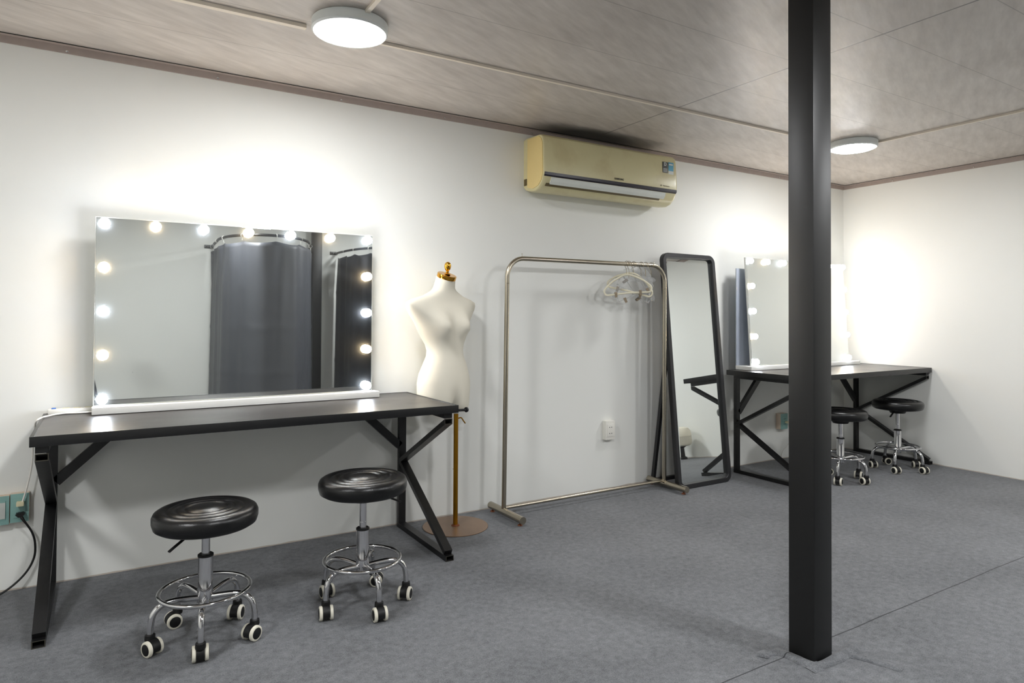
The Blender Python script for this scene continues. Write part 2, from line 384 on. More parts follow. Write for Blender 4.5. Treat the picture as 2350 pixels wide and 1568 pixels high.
def text_mesh(name, s, size, mat, parent, loc, rot, extrude=.0006, bold=0):
    cu = bpy.data.curves.new(name, 'FONT'); cu.body = s; cu.size = size; cu.extrude = extrude; cu.offset = bold
    cu.align_x = 'CENTER'; cu.align_y = 'CENTER'
    tmp = bpy.data.objects.new('tmp', cu); C.objects.link(tmp)
    bpy.context.view_layer.update()
    me = bpy.data.meshes.new_from_object(tmp.evaluated_get(bpy.context.evaluated_depsgraph_get()))
    bpy.data.objects.remove(tmp); me.name = name
    me.materials.clear(); me.materials.append(mat)
    o = bpy.data.objects.new(name, me); C.objects.link(o); o.parent = parent; o.location = loc; o.rotation_euler = rot
    return o

# ------------------------------------------------------------ room shell
WT = .12
bm = B(); box(bm, XL-WT, XB+WT, YF-WT, YA+WT, -.1, 0); struct('floor', bm, M['floor'], smooth=False)
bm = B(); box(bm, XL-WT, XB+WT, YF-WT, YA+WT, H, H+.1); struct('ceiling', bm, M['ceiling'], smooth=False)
bm = B(); box(bm, XL-WT, XB+WT, YA, YA+WT, 0, H); struct('wall_back', bm, M['wall'], smooth=False)
bm = B(); box(bm, XB, XB+WT, YF-WT, YA, 0, H); struct('wall_right', bm, M['wall'], smooth=False)
bm = B(); box(bm, XL-WT, XL, YF-WT, YA, 0, H); struct('wall_left', bm, M['wall'], smooth=False)
bm = B(); box(bm, XL, XB, YF-WT, YF, 0, H); struct('wall_front', bm, M['wall'], smooth=False)
# L-shaped angle trim where walls meet the ceiling
def L_trim(name, wall):
    bm = B()
    if wall == 'back':
        box(bm, XL, XB, YA-.006, YA, H-.034, H); box(bm, XL, XB-.006, YA-.03, YA-.006, H-.003, H)
        for i in range(12):
            x = -1.35+i*.6
            lathe(bm, [(.005, 0), (.005, .002), (.002, .004), (0, .004)], 10, T(x, YA-.006, H-.024) @ Matrix.Rotation(R(90), 4, 'X'), mi=1)
    else:
        box(bm, XB-.006, XB, YF, YA-.006, H-.034, H); box(bm, XB-.03, XB-.006, YF, YA-.03, H-.003, H)
        for i in range(7):
            y = 3.0-i*.6
            lathe(bm, [(.005, 0), (.005, .002), (.002, .004), (0, .004)], 10, T(XB-.006, y, H-.024) @ Matrix.Rotation(R(-90), 4, 'Y'), mi=1)
    if wall == 'back': box(bm, XL, XB-.03, YA-.034, YA-.03, H-.0025, H, mi=2)
    else: box(bm, XB-.034, XB-.03, YF, YA-.034, H-.0025, H, mi=2)
    struct(name, bm, [M['trim'], M['screw'], M['hollow']], smooth=False)
L_trim('trim_1', 'back'); L_trim('trim_2', 'right')

# black steel pillar near the camera, carpet cut and frayed around it
def pillar(name, x, y, label):
    bm = B(); box(bm, x-.0495, x+.0495, y-.048, y+.048, 0, H-.001, bev=.003)
    o = obj(name, bm, M['pillar']); tag(o, label, 'pillar'); return o
pillar('steel_pillar', 2.0635, 1.400, 'square black steel pillar in front of the far makeup table')
pillar('steel_pillar', 2.06, -.985, 'square black steel column between the two curtained booths, seen in the mirror')
def patch():
    bm = B(); n = 9
    # four loose carpet flaps around the pillar foot, soft ridges with ragged edges
    def flap(path, w, h):
        p = smooth_path(path, 5); rows = []
        for i, c in enumerate(p):
            t = i/(len(p)-1); d = (p[min(i+1, len(p)-1)]-p[max(i-1, 0)]).normalized(); s = Vector((-d.y, d.x, 0))
            row = []
            for j in range(n):
                u = j/(n-1)*2-1
                ww = w*(1+.18*math.sin(7*t+3*u)+random.uniform(-.06, .06))
                env = max(0, 1-u*u)**.7*min(1, 5*t+.15, 5*(1-t)+.15)
                row.append(bm.verts.new(c+s*u*ww+Vector((0, 0, .0006+h*env*(1+.15*math.sin(13*t+5*u))))))
            rows.append(row)
        for a, c in zip(rows[:-1], rows[1:]):
            for j in range(n-1): bm.faces.new((a[j], a[j+1], c[j+1], c[j]))
    x0, x1, y0, y1 = 2.012, 2.115, 1.350, 1.45
    flap([(x0-.03, y1+.035, 0), (x0-.02, y1-.04, 0), (x0-.012, y0+.01, 0), (x0+.01, y0-.03, 0)], .026, .010)
    flap([(x0-.045, y0-.012, 0), (x0+.03, y0-.018, 0), (x1-.02, y0-.014, 0), (x1+.09, y0-.004, 0), (x1+.17, y0+.02, 0)], .022, .012)
    flap([(x1+.03, y0-.01, 0), (x1+.07, y0-.055, 0), (x1+.10, y0-.12, 0), (x1+.11, y0-.17, 0)], .018, .008)
    flap([(x0-.04, y1+.015, 0), (x0-.085, y1+.03, 0), (x0-.11, y1+.02, 0)], .02, .007)
    o = obj('carpet_flap', bm, M['floor'])
    tag(o, 'raised ragged grey carpet flaps cut around the foot of the black pillar', 'carpet flap')
patch()

# ------------------------------------------------------------ ceiling lamps and trunking
def ceiling_lamp(x, y, label):
    t = thing('ceiling_lamp', label, 'ceiling light', (x, y, H), 0, 'round ceiling lamps')
    bm = B(); lathe(bm, [(.143, 0), (.147, -.004), (.147, -.036), (.141, -.043), (.128, -.043), (.128, -.02), (0, -.02)], 64)
    obj('lamp_body', bm, M['lamp_body'], t)
    bm = B(); lathe(bm, [(.1275, -.0395), (.1275, -.045), (.12, -.048), (.06, -.05), (0, -.0505)], 64)
    bm2 = bm
    o = obj('diffuser', bm2, M['lamp_on'], t); o['label'] = 'glowing white diffuser'
    return t
lamp0 = ceiling_lamp(.815, 2.555, 'round white ceiling lamp above the near makeup table')
def more_lamp(x, y, label):
    c = copy_tree(lamp0); c.location = (x, y, H); c['label'] = label
    if y < 1.6:  # unseen lamps, put in and boosted to even out the light
        d = [k for k in c.children if k.name.startswith('diffuser')][0]
        d.data = d.data.copy(); d.data.materials[0] = M['lamp_on_fill']
more_lamp(4.195, 2.53, 'round white ceiling lamp half behind the top of the black pillar')
more_lamp(.82, .45, 'round white ceiling lamp over the camera side, unseen fill on the left')
more_lamp(4.31, .35, 'round white ceiling lamp over the camera side, unseen fill on the right')
more_lamp(-1.1, 1.45, 'added round white fill lamp beyond the left edge of the view')
more_lamp(2.60, .25, 'added round white fill lamp over the camera side, between two others')
def trunk(pts, w, h, label):
    bm = B()
    for a, c in zip(pts[:-1], pts[1:]):
        bar(bm, (a[0], a[1], H-h/2-.0002), (c[0], c[1], H-h/2-.0002), w, h, wdir=(c[1]-a[1], a[0]-c[0], 0))
    tag(obj('cable_trunking', bm, M['duct'], smooth=False), label, 'cable trunking', 'ceiling trunking')
trunk([(XL, 2.70), (.672, 2.672)], .024, .014, 'cream cable trunking along the ceiling left of the near lamp')
trunk([(.958, 2.66), (4.06, 2.612)], .014, .012, 'long cream cable trunking along the ceiling between the two lamps')
trunk([(.834, 2.408), (.834, .60)], .017, .012, 'cream cable trunking running from the near lamp towards the camera')
trunk([(4.305, 2.43), (4.33, .50)], .014, .012, 'cream cable trunking running from the far lamp towards the camera')

# ------------------------------------------------------------ makeup tables
def makeup_table(x0, x1, y0, y1, zt, fl, fr, label):
    """x0..x1,y0..y1 top; zt height; fl, fr left edges of the two K-shaped end frames"""
    t = thing('makeup_table', label, 'table', (x0, y0, 0), 0, 'black makeup tables')
    X = lambda x: x-x0
    L, D = x1-x0, y1-y0
    bm = B(); box(bm, .012, L-.012, .012, D-.006, zt-.012, zt-.0015); obj('tabletop', bm, M['tabletop'], t, smooth=False)
    bm = B()
    box(bm, 0, L, 0, .012, zt-.036, zt, .001); box(bm, 0, L, D-.006, D, zt-.036, zt, .001)
    box(bm, 0, .012, .012, D-.006, zt-.036, zt, .001); box(bm, L-.012, L, .012, D-.006, zt-.036, zt, .001)
    obj('top_frame', bm, M['black_metal'], t)
    mats = [M['black_metal'], M['raw_edge'], M['hollow']]
    W = .04; TT = .026; zr = zt-.036
    ym = D-.035   # centre of rear post
    for s, fx in ((0, fl), (1, fr)):
        cx = X(fx)+W/2
        bm = B(); zmid = .36
        box(bm, cx-W/2, cx+W/2, ym-TT/2, ym+TT/2, TT, zr-TT, .001)                     # rear post
        box(bm, cx-W/2, cx+W/2, .02, ym+TT/2, zr-TT, zr, .001)                         # side rail under the top
        open_tube(bm, (cx, ym+TT/2, TT/2), (cx, -.005, TT/2), W, TT, (1, 0, 0), mis=(0, 1, 2))   # floor rail
        open_tube(bm, (cx, ym-.012, zmid), (cx, .018, zr-TT-.014), W, TT*.9, (1, 0, 0), cut=(0, -1, 0))   # upper brace
        bar(bm, (cx, ym-.012, zmid), (cx, .014, TT+.010), W*.998, TT*.9)                  # lower brace
        obj('leg_frame', bm, mats, t, smooth=False)
        d = 1 if s == 0 else -1
        bm = B(); bar(bm, (cx+d*(W/2-.004), ym, .435), (cx+d*(W/2+.245), ym, zr-.004), W*.75, TT, wdir=(0, 1, 0))
        # make the wide face show to the front
        bm.clear(); bar(bm, (cx+d*(W/2-.006), ym, .44), (cx+d*(W/2+.25), ym, zr-.01), TT, .040, wdir=(0, 1, 0))
        obj('knee_brace', bm, M['black_metal'], t, smooth=False)
    bm = B(); box(bm, X(fl)+W, X(fr), ym-TT/2, ym+TT/2, zr-TT, zr, .001); obj('rear_rail', bm, M['black_metal'], t)
    return t
makeup_table(-.213, 1.432, 2.80, 3.424, .724, -.198, 1.368, 'black steel makeup table on the left, two stools before it')
makeup_table(3.915, 5.535, 2.70, 3.335, .755, 3.968, 5.488, 'black steel makeup table in the far corner, behind the pillar')

# ------------------------------------------------------------ bulb mirrors
def vanity(label, loc, base, lean, back, first):
    t = thing('vanity_mirror', label, 'mirror', loc, 0, 'bulb-lit makeup mirrors')
    w, h = 1.222, .806
    Lm = Matrix.Rotation(-lean, 4, 'X')
    def put(o): o.matrix_local = T(0, 0, .030) @ Lm @ o.matrix_local; return o
    bm = B(); box(bm, 0, w, 0, .014, 0, h, .0015); box(bm, .06, w-.06, .014, .024, .08, h-.08)
    put(obj('mirror_body', bm, M['mirror_edge'], t, smooth=False))
    bm = B(); box(bm, .003, w-.003, -.004, -.0005, .004, h-.003, .001); put(obj('mirror_pane', bm, M['mirror'], t, smooth=False))
    bm = B(); box(bm, base[0], base[1], base[2], base[3], 0, .030, .002); obj('foot_board', bm, M['white_board'], t)
    pos = [(.032+i*.193, .778) for i in range(7)]+[(.032, .778-.187*j) for j in range(1, 5)]+[(1.19, .778-.187*j) for j in range(1, 5)]
    cool = [i % 2 == 0 for i in range(7)]+[j % 2 == 0 for j in range(1, 5)]*2
    for (x, z), c in zip(pos, cool):
        bm = B(); lathe(bm, [(.012, 0), (.012, .004), (.0185, .008), (.0215, .016), (.0205, .024), (.0155, .031), (.008, .0345), (0, .035)], 20,
                        T(x, -.004, z) @ Matrix.Rotation(R(90), 4, 'X'))
        o = put(obj('bulb', bm, M['bulb_cool' if c else 'bulb_warm'], t)); o['label'] = 'cool white lit bulb' if c else 'warm yellow lit bulb'
    if back:
        bm = B(); box(bm, base[0]-.001, base[1]-.20, base[3]-.010, base[3]-.002, .0305, .752, .001)  # thin upright blue-grey sheet at the rear of the foot board
        o = obj('rear_sheet', bm, M['blue_grey'], t); o['label'] = 'blue-grey upright sheet behind the mirror'
    return t
vanity('wide bulb-lit mirror on the left table reflecting a grey curtain', (-.035, 3.315, .7245), (-.004, 1.250, -.045, .05), 0, False, True)
vanity('bulb-lit mirror on the far corner table, its middle hidden by the pillar', (4.045, 3.215, .7555), (-.040, 1.335, -.03, .112), R(3.9), True, False)

# ------------------------------------------------------------ small things on and by the left table
t = thing('power_strip', 'slim white power strip lying on the left rear corner of the table', 'power strip', (-.195, 3.385, .7245), R(-1))
bm = B(); box(bm, 0, .175, -.018, .018, 0, .022, .005); obj('strip_body', bm, M['white_plastic'], t)
bm = B(); box(bm, .012, .028, -.010, .006, .0221, .026, .001); obj('switch', bm, M['blue'], t)
bm = B()
for i in range(3): box(bm, .05+i*.04, .075+i*.04, -.008, .008, .0221, .0235)
obj('socket_plate', bm, M['cream_plug'], t)
bm = B(); tube(bm, smooth_path([(-.03, 3.33, .731), (-.09, 3.335, .730), (-.15, 3.345, .7295), (-.19, 3.30, .729), (-.21, 3.25, .729), (-.226, 3.235, .715), (-.232, 3.30, .66), (-.243, 3.37, .60), (-.247, 3.385, .52), (-.262, 3.385, .43), (-.276, 3.375, .372)], 6), .0032, 8)
bm.normal_update()
t = obj('mirror_cable', bm, M['cable_white']); tag(t, 'thin white cable from the left mirror down to the cream plug', 'cable')
def socket_box(x, z, y, label, w=.064, h=.118, d=.03, teal=True, plate=None, holes=True, rgb=None, group=None):
    t = thing('wall_socket', label, 'socket', (x, YA, z), 0, group)
    bm = B(); box(bm, -w/2, w/2, -d, 0, -h/2, h/2, .003, mi=0)
    obj('back_box', bm, M['teal_side'] if teal else M['white_plastic'], t)
    bm = B(); box(bm, -w/2+.0005, w/2-.0005, -d-.004, -d, -h/2+.0005, h/2-.0005, .0015)
    box(bm, -w/2+.012, w/2-.012, -d-.0065, -d-.004, -h/2+.02, h/2-.02, .001)
    obj('face_plate', bm, M['teal'] if teal else M['white_plastic'], t)
    if plate:
        bm = B(); box(bm, -w/2+.007, w/2-.013, -d-.0085, -d-.0066, -h/2+.026, h/2-.026, .001); obj('switch_rocker', bm, M['sticker_white'], t)
    if holes:
        for zz in (.02, -.02):
            bm = B()
            for xx in (-.0085, .0085): cyl(bm, (xx, -d-.0072, zz), (xx, -d-.0064, zz), .003, 12)
            obj('pin_hole', bm, M['hollow'], t)
    return t
socket_box(-.2865, .345, 0, 'mint green wall socket with a cream plug and a black plug in it', group='mint green wall boxes')
socket_box(-.3525, .341, 0, 'mint green switch box cut by the left picture edge', plate=True, holes=False, group='mint green wall boxes')
socket_box(4.655, .31, 0, 'mint green wall socket under the far corner table', w=.085, h=.125, d=.045, group='mint green wall boxes')
socket_box(2.862, .392, 0, 'white double wall socket behind the garment rack', w=.078, h=.125, d=.032, teal=False)
t = thing('power_plug', 'cream plug in the upper half of the mint green socket', 'plug', (-.283, YA-.0372, .366))
bm = B(); box(bm, -.013, .013, -.028, 0, -.009, .009, .003); obj('plug_body', bm, M['cream_plug'], t)
bm = B()
for xx in (-.006, .006): cyl(bm, (xx, 0, 0), (xx, .012, 0), .002, 8)
obj('pin', bm, M['steel'], t)
t = thing('power_plug', 'flat black plug in the lower half of the mint green socket', 'plug', (-.283, YA-.0372, .322))
bm = B(); prism(bm, [(-.016, 0), (-.008, .007), (.010, .008), (.017, .003), (.012, -.004), (.004, -.010), (-.006, -.010)], -.024, 0, 'y', bev=.001); obj('plug_body', bm, M['cable_black'], t)
bm = B(); tube(bm, smooth_path([(.002, -.016, -.006), (.010, -.02, -.02), (.018, -.019, -.035)], 4), [.006]*4+[.005]*2+[.0045]*3, 10); obj('strain_relief', bm, M['cable_black'], t)
bm = B(); tube(bm, smooth_path([(-.265, 3.376, .288), (-.243, 3.39, .24), (-.233, 3.40, .19), (-.236, 3.405, .13), (-.262, 3.40, .075), (-.31, 3.385, .03), (-.37, 3.36, .0055), (-.45, 3.33, .0052), (-.60, 3.30, .0052)], 6), .0042, 10)
tag(obj('power_cable', bm, M['cable_black']), 'black cable hanging from the black plug down to the carpet', 'cable')
t = thing('power_plug', 'small cream plug in the socket under the far corner table', 'plug', (4.668, YA-.0522, .305))
bm = B(); box(bm, -.012, .012, -.04, 0, -.008, .008, .003); obj('plug_body', bm, M['cream_plug'], t)
bm = B(); tube(bm, smooth_path([(0, -.038, 0), (.008, -.055, -.006), (.016, -.058, -.06), (.012, -.03, -.15), (.0, .03, -.24), (.0, .042, -.29)], 5), .0022, 8); obj('plug_cable', bm, M['cable_white'], t)

# ------------------------------------------------------------ stools
def make_stool(label):
    t = thing('rolling_stool', label, 'stool', (0, 0, 0), 0, 'black rolling stools')
    bm = B()
    prof = [(0, -.066), (.10, -.066), (.155, -.066), (.168, -.058), (.1735, -.040), (.1735, -.022), (.168, -.010), (.157, -.003), (.146, -.0005), (.136, -.001),
            (.131, -.004), (.1275, -.0055), (.124, -.004), (.117, -.0005), (.110, 0), (.103, -.0015), (.099, -.0045), (.0955, -.006), (.092, -.0045), (.085, -.001), (.079, -.0005), (.073, -.002),
            (.069, -.0055), (.066, -.006), (.062, -.004), (.052, .0005), (.04, .003), (.02, .0045), (0, .005)]
    lathe(bm, prof, 72); o = obj('seat', bm, M['leather'], t, angle=60); o.location = (0, 0, .47)
    bm = B(); lathe(bm, [(0, -.03), (.05, -.03), (.06, -.012), (.12, -.002), (.12, 0), (0, 0)], 32); s = obj('seat_plate', bm, M['rubber_black'], t); s.location = (0, 0, .4045)
    bm = B(); tube(bm, smooth_path([(.03, 0, -.014), (.075, 0, -.016), (.115, 0, -.030), (.15, 0, -.045)], 4), [.004]*6+[.0065]*7, 10, sx=.6); l = obj('height_lever', bm, M['rubber_black'], t); l.location = (0, 0, .4045)
    bm = B(); cyl(bm, (0, 0, .27), (0, 0, .392), .0140, 28); lathe(bm, [(.0143, .302), (.0146, .303), (.0146, .305), (.0143, .306)], 28); obj('gas_piston', bm, M['chrome'], t)
    bm = B(); lathe(bm, [(.0, .125), (.0235, .125), (.026, .13), (.026, .178), (.0245, .182), (.0245, .292), (0, .292)], 36); obj('column', bm, M['chrome'], t)
    bm = B(); lathe(bm, [(.0245, .2921), (.0262, .2925), (.0262, .299), (.022, .302), (.0145, .3015), (.0145, .2921)], 32); obj('collar', bm, M['rubber_black'], t)
    bm = B(); tube(bm, [(.148*math.cos(2*PI*i/64), .148*math.sin(2*PI*i/64), .176) for i in range(64)], .0075, 14, closed=True); obj('foot_ring', bm, M['chrome'], t)
    for k in range(5):
        a = 2*PI*k/5
        def P(r, z): return (r*math.cos(a), r*math.sin(a), z)
        bm = B(); tube(bm, smooth_path([P(.022, .150), P(.06, .156), P(.105, .160), P(.140, .154), P(.164, .130), P(.172, .095), P(.173, .068)], 6), .0105, 16)
        obj('leg', bm, M['chrome'], t)
        bm = B(); lathe(bm, [(.0, .048), (.016, .048), (.017, .052), (.016, .066), (.012, .069), (0, .069)], 20)
        hd = []
        for i in range(13):
            q = R(-20+i*200/12); hd.append((.0275*math.cos(q), .0275*math.sin(q)))
        # hood over the twin wheels
        prism(bm, [(x-.014, z+.0275) for x, z in hd]+[(-.038, .017), (-.014, .012), (.010, .014)], -.0125, .0125, 'y', bev=.002)
        cs = obj('caster', bm, M['rubber_black'], t)
        cs.location = P(.173, 0); cs.rotation_euler = (0, 0, caster_yaw[k])
        for s in (-1, 1):
            bm = B()
            Rm = T(-.014, s*.0135, .0265) @ Matrix.Rotation(R(-90*s), 4, 'X')
            lathe(bm, [(.0, -.001), (.0225, -.001), (.0225, .0), (.0262, .001), (.0262, .0095), (.0245, .0115), (.0195, .012), (.0188, .0108)], 36, Rm, mi=0)
            lathe(bm, [(.0187, .0105), (.0187, .0122), (.016, .0135), (0, .0145)], 30, Rm, mi=1)
            w = obj('wheel', bm, [M['tread'], M['rubber_black']], cs, angle=50)
            w['label'] = 'cream-tread caster wheel with black hub'
        bm = B(); cyl(bm, (0, 0, .0691), (0, 0, .078), .0072, 14); st = obj('caster_stem', bm, M['chrome'], cs)
    return t
caster_yaw = [R(a) for a in (200, 75, 330, 60, 120)]
s1 = make_stool('black vinyl rolling stool nearest the camera, left of the other near stool')
def set_stool(t, x, y, phase, seat_z, lever, yaws, tilt=(0, 0)):
    t.location = (x, y, 0)
    ph = R(phase); k = 0
    legs = [c for c in t.children if c.name.startswith('leg')]
    # turn the base by turning the whole stool, then set the seat and lever back
    t.rotation_euler = (0, 0, ph)
    for c in t.children:
        n = c.name.split('.')[0]
        if n == 'seat': c.location.z = seat_z; c.rotation_euler = (tilt[0], tilt[1], 0)
        if n in ('seat_plate', 'height_lever'): c.location.z = seat_z-.0665
        if n == 'height_lever': c.rotation_euler = (0, 0, R(lever)-ph)
        if n == 'gas_piston': c.scale = (1, 1, 1); c.location.z = seat_z-.066-.0295-.392+.002
        if n == 'caster': c.rotation_euler = (0, 0, R(yaws[k % 5])-ph); k += 1
set2 = copy_tree(s1); set3 = copy_tree(s1); set4 = copy_tree(s1)
set_stool(s1, .317, 2.575, 43, .466, 215, (60, 10, 120, 265, 35))
set_stool(set2, .890, 2.572, 56, .505, -20, (150, 95, 80, 85, 50))
set_stool(set3, 4.425, 2.765, 62, .500, 100, (130, 60, 200, 250, 20))
set_stool(set4, 5.125, 2.745, 58, .522, 190, (150, 60, 70, 75, 45))
set2['label'] = 'black vinyl rolling stool under the right end of the left table'
set3['label'] = 'black vinyl rolling stool half hidden by the right side of the pillar'
set4['label'] = 'black vinyl rolling stool at the far table, closest to the right wall'

# ------------------------------------------------------------ dress form
def dress_form():
    t = thing('dress_form', 'ivory female dress form with gold neck cap on a brass pole', 'mannequin', (1.640, 3.238, 0), R(19))
    rings = [(.618, .150, .085, .092), (.630, .156, .092, .10), (.66, .160, .100, .108), (.72, .164, .104, .114), (.78, .166, .104, .114), (.83, .154, .100, .108), (.88, .135, .094, .088),
             (.925, .114, .087, .076), (.955, .110, .084, .074), (.99, .119, .086, .080), (1.03, .142, .090, .090), (1.07, .162, .093, .097), (1.11, .182, .092, .100), (1.145, .212, .086, .098),
             (1.175, .238, .076, .090), (1.20, .252, .066, .078), (1.218, .250, .058, .070), (1.235, .212, .054, .064), (1.252, .145, .051, .060), (1.268, .108, .050, .056), (1.282, .080, .050, .054),
             (1.298, .064, .0495, .052), (1.325, .056, .048, .050), (1.352, .0515, .0465, .0475)]
    bm = B(); n = 72; vr = []
    for z, a, bf, bb in rings:
        row = []
        for j in range(n):
            th = 2*PI*j/n; c, s = math.cos(th), math.sin(th)
            e = .88
            x = a*math.copysign(abs(c)**e, c); y = -(bf if s > 0 else bb)*math.copysign(abs(s)**e, s)
            if s > 0:
                for sx in (-1, 1):
                    g = math.exp(-((x-sx*.078)/.046)**2-((z-1.085)/(.036 if z < 1.085 else .055))**2)
                    y -= .050*g
                y += .022*math.exp(-(x/.022)**2-((z-1.09)/.05)**2)*0.6
                if z < .74: y += .055*math.exp(-(x/.03)**2)*min(1, (.74-z)/.12)
            else:
                y += .006*math.exp(-(abs(x)-.07)**2/.003-((z-.76)/.07)**2)
            zz = z
            if z < .65: zz += (.65-z)*1.0*math.exp(-(x/.045)**2)
            if z > 1.29: zz += .40*y*(z-1.29)/.062; y -= .016*(z-1.29)/.062
            q = min(1, max(0, (z-.95)/.2)); x -= .020*q*q*(3-2*q)*(1 if z < 1.2 else max(.35, 1-(z-1.2)/.12))
            row.append(bm.verts.new((x, y, zz)))
        vr.append(row)
    for a, c in zip(vr[:-1], vr[1:]):
        for j in range(n): bm.faces.new((a[j], a[(j+1) % n], c[(j+1) % n], c[j]))
    bm.faces.new(vr[0][::-1]); bm.faces.new(vr[-1])
    o = obj('torso', bm, M['linen'], t, angle=60); o.location = (-.030, .062, 0)
    tilt = Matrix.Rotation(R(21), 4, 'X')
    bm = B(); lathe(bm, [(0, 0), (.0525, 0), (.0535, .002), (.0535, .021), (.051, .0235), (0, .0235)], 44); o = obj('neck_cap', bm, M['gold'], t)
    o.matrix_local = T(-.037, .046, 1.350) @ tilt
    bm = B(); lathe(bm, [(.019, 0), (.018, .004), (.010, .008), (.0075, .016), (.010, .022), (.0155, .029), (.0175, .037), (.0185, .045), (.0175, .055), (.013, .063), (.006, .0675), (0, .0685)], 26)
    o = obj('finial', bm, M['gold'], t); o.matrix_local = T(-.037, .038, 1.3715) @ Matrix.Rotation(R(5), 4, 'X')
    bm = B(); cyl(bm, (0, 0, .012), (0, 0, .612), .0128, 24); obj('pole', bm, M['brass'], t)
    bm = B(); lathe(bm, [(.0, .0005), (.176, .0005), (.1775, .002), (.1775, .004), (.1755, .0055), (0, .006)], 72); obj('base_plate', bm, M['base_plate'], t)
    bm = B(); lathe(bm, [(.0225, .006), (.0225, .009), (.018, .012), (.0135, .013)], 26); obj('pole_flange', bm, M['rust'], t)
    bm = B(); tube(bm, smooth_path([(.012, -.004, .585), (.028, -.012, .588), (.040, -.018, .570), (.050, -.022, .556)], 5), .0035, 10); obj('wing_screw', bm, M['brass'], t)
    bm = B(); cyl(bm, (-.02, -.04, .636), (.02, -.055, .636), .007, 14); lathe(bm, [(0, 0), (.013, 0), (.015, .004), (.013, .012), (0, .013)], 8, T(.018, -.054, .636) @ Matrix.Rotation(R(90), 4, 'Y')); obj('knob', bm, M['rubber_black'], t)
    return t
dress_form()

# ------------------------------------------------------------ garment rack
def garment_rack():
    t = thing('garment_rack', 'tall stainless steel garment rack standing against the wall', 'clothes rack', (1.950, 3.245, 0))
    xr = 1.250; zt = 1.480; r = .11; rb = .0135
    lean = .016
    pts = [(0, 0, .030)]+[(lean*.6, 0, .8), (lean, 0, zt-r)]
    for i in range(1, 10):
        a = R(180-90*i/10); pts.append((lean+r+r*math.cos(a), 0, zt-r+r*math.sin(a)))
    pts.append((lean+r, 0, zt)); pts.append((xr*.5, 0, zt+.003)); pts.append((xr-r, 0, zt+.006))
    for i in range(1, 10):
        a = R(90-90*i/10); pts.append((xr-r+r*math.cos(a), 0, zt+.006-r+r*math.sin(a)))
    pts += [(xr, 0, zt+.006-r), (xr, 0, .8), (xr, 0, .030)]
    bm = B(); tube(bm, pts, rb, 20); obj('hanging_frame', bm, M['steel'], t)
    bm = B()
    for x in (lean, xr): lathe(bm, [(.0137, 0), (.0146, .001), (.0146, .004), (.0137, .005)], 22, T(x, 0, 1.33))
    obj('joint_ring', bm, M['steel'], t)
    bm = B(); cyl(bm, (.012, 0, .052), (xr-.012, 0, .052), .0095, 18); obj('bottom_bar', bm, M['steel'], t)
    for x in (0, xr):
        bm = B(); cyl(bm, (x, -.205, .034), (x, .150, .034), .0205, 24); obj('foot_tube', bm, M['steel'], t)
        for y in (-.175, .125):
            bm = B(); lathe(bm, [(.013, .0005), (.014, .002), (.012, .006), (.005, .009), (.004, .016), (0, .016)], 18, T(x, y, 0)); obj('screw_foot', bm, M['rust'], t)
    for x in (lean+r-.01, xr-r+.015):
        bm = B(); cyl(bm, (x, 0, zt), (x, 0, zt+.026), .0016, 8); lathe(bm, [(0, 0), (.004, 0), (.004, .003), (0, .004)], 10, T(x, 0, zt+.026)); obj('stop_pin', bm, M['steel'], t)
garment_rack()
def hanger(kind, x, yaw, drop, label, tilt=0, w=.17):
    RZ = 1.4855
    t = thing('clothes_hanger', label, 'hanger', (x, 3.245, RZ+.0145), R(yaw), 'hangers on the garment rack')
    # local: hanger body lies in local x-z plane, hook over the rail which runs across local y
    hook = [(-.020, 0, -.030), (-.0215, 0, -.014), (-.015, 0, -.002), (0, 0, .0035), (.014, 0, -.001), (.0195, 0, -.014), (.014, 0, -.030), (.004, 0, -.045), (0, 0, -.06), (0, 0, -drop)]
    # the hook crosses the rail square to it even when the body is turned
    bm = B(); tube(bm, smooth_path(hook, 4), .0016, 8); h = obj('hook', bm, M['wire'], t); h.rotation_euler = (0, 0, R(90-yaw))
    mat = M['cream_hanger'] if kind == 'cream' else M['clear']
    rt = Matrix.Rotation(R(tilt), 4, 'Y')
    if kind == 'cream':
        pts = [(0, 0, 0), (.03, 0, -.006), (.09, 0, -.036), (w*.86, 0, -.066), (w, 0, -.092), (w*.95, 0, -.118), (w*.75, 0, -.122), (0, 0, -.118), (-w*.75, 0, -.122), (-w*.95, 0, -.118), (-w, 0, -.092), (-w*.86, 0, -.066), (-.09, 0, -.036), (-.03, 0, -.006)]
        bm = B(); tube(bm, smooth_path(pts, 5, closed=True), .0062, 10, closed=True)
    else:
        up = [(-w, -.085), (-w*.96, -.062), (-.09, -.026), (-.02, .004), (.02, .004), (.09, -.026), (w*.96, -.062), (w, -.085), (w*.9, -.09), (.08, -.048), (.0, -.026), (-.08, -.048), (-w*.9, -.09)]
        bm = B(); prism(bm, up, -.004, .004, 'y', bev=.001)
        cyl(bm, (-w*.8, 0, -.115), (w*.8, 0, -.115), .0035, 10)
        for s in (-1, 1): cyl(bm, (s*w*.8, 0, -.115), (s*w*.8, 0, -.075), .003, 8)
    o = obj('hanger_body', bm, mat, t); o.matrix_local = T(0, 0, -drop) @ rt
    if kind != 'plain':
        for s in (-1, 1):
            bm = B()
            prism(bm, [(-.009, .010), (.009, .010), (.007, -.024), (-.007, -.024)], .0065, .0085, 'y'); prism(bm, [(-.009, .010), (.009, .010), (.007, -.024), (-.007, -.024)], -.0085, -.0065, 'y')
            cyl(bm, (-.008, 0, .002), (.008, 0, .002), .0062, 10)
            c = obj('clip', bm, M['clip'], t); c.matrix_local = T(0, 0, -drop) @ rt @ T(s*w*.52, 0, -.116)
hanger('cream', 2.865, -36, .085, 'cream loop hanger with dark clips, leftmost on the rail', tilt=-5, w=.15)
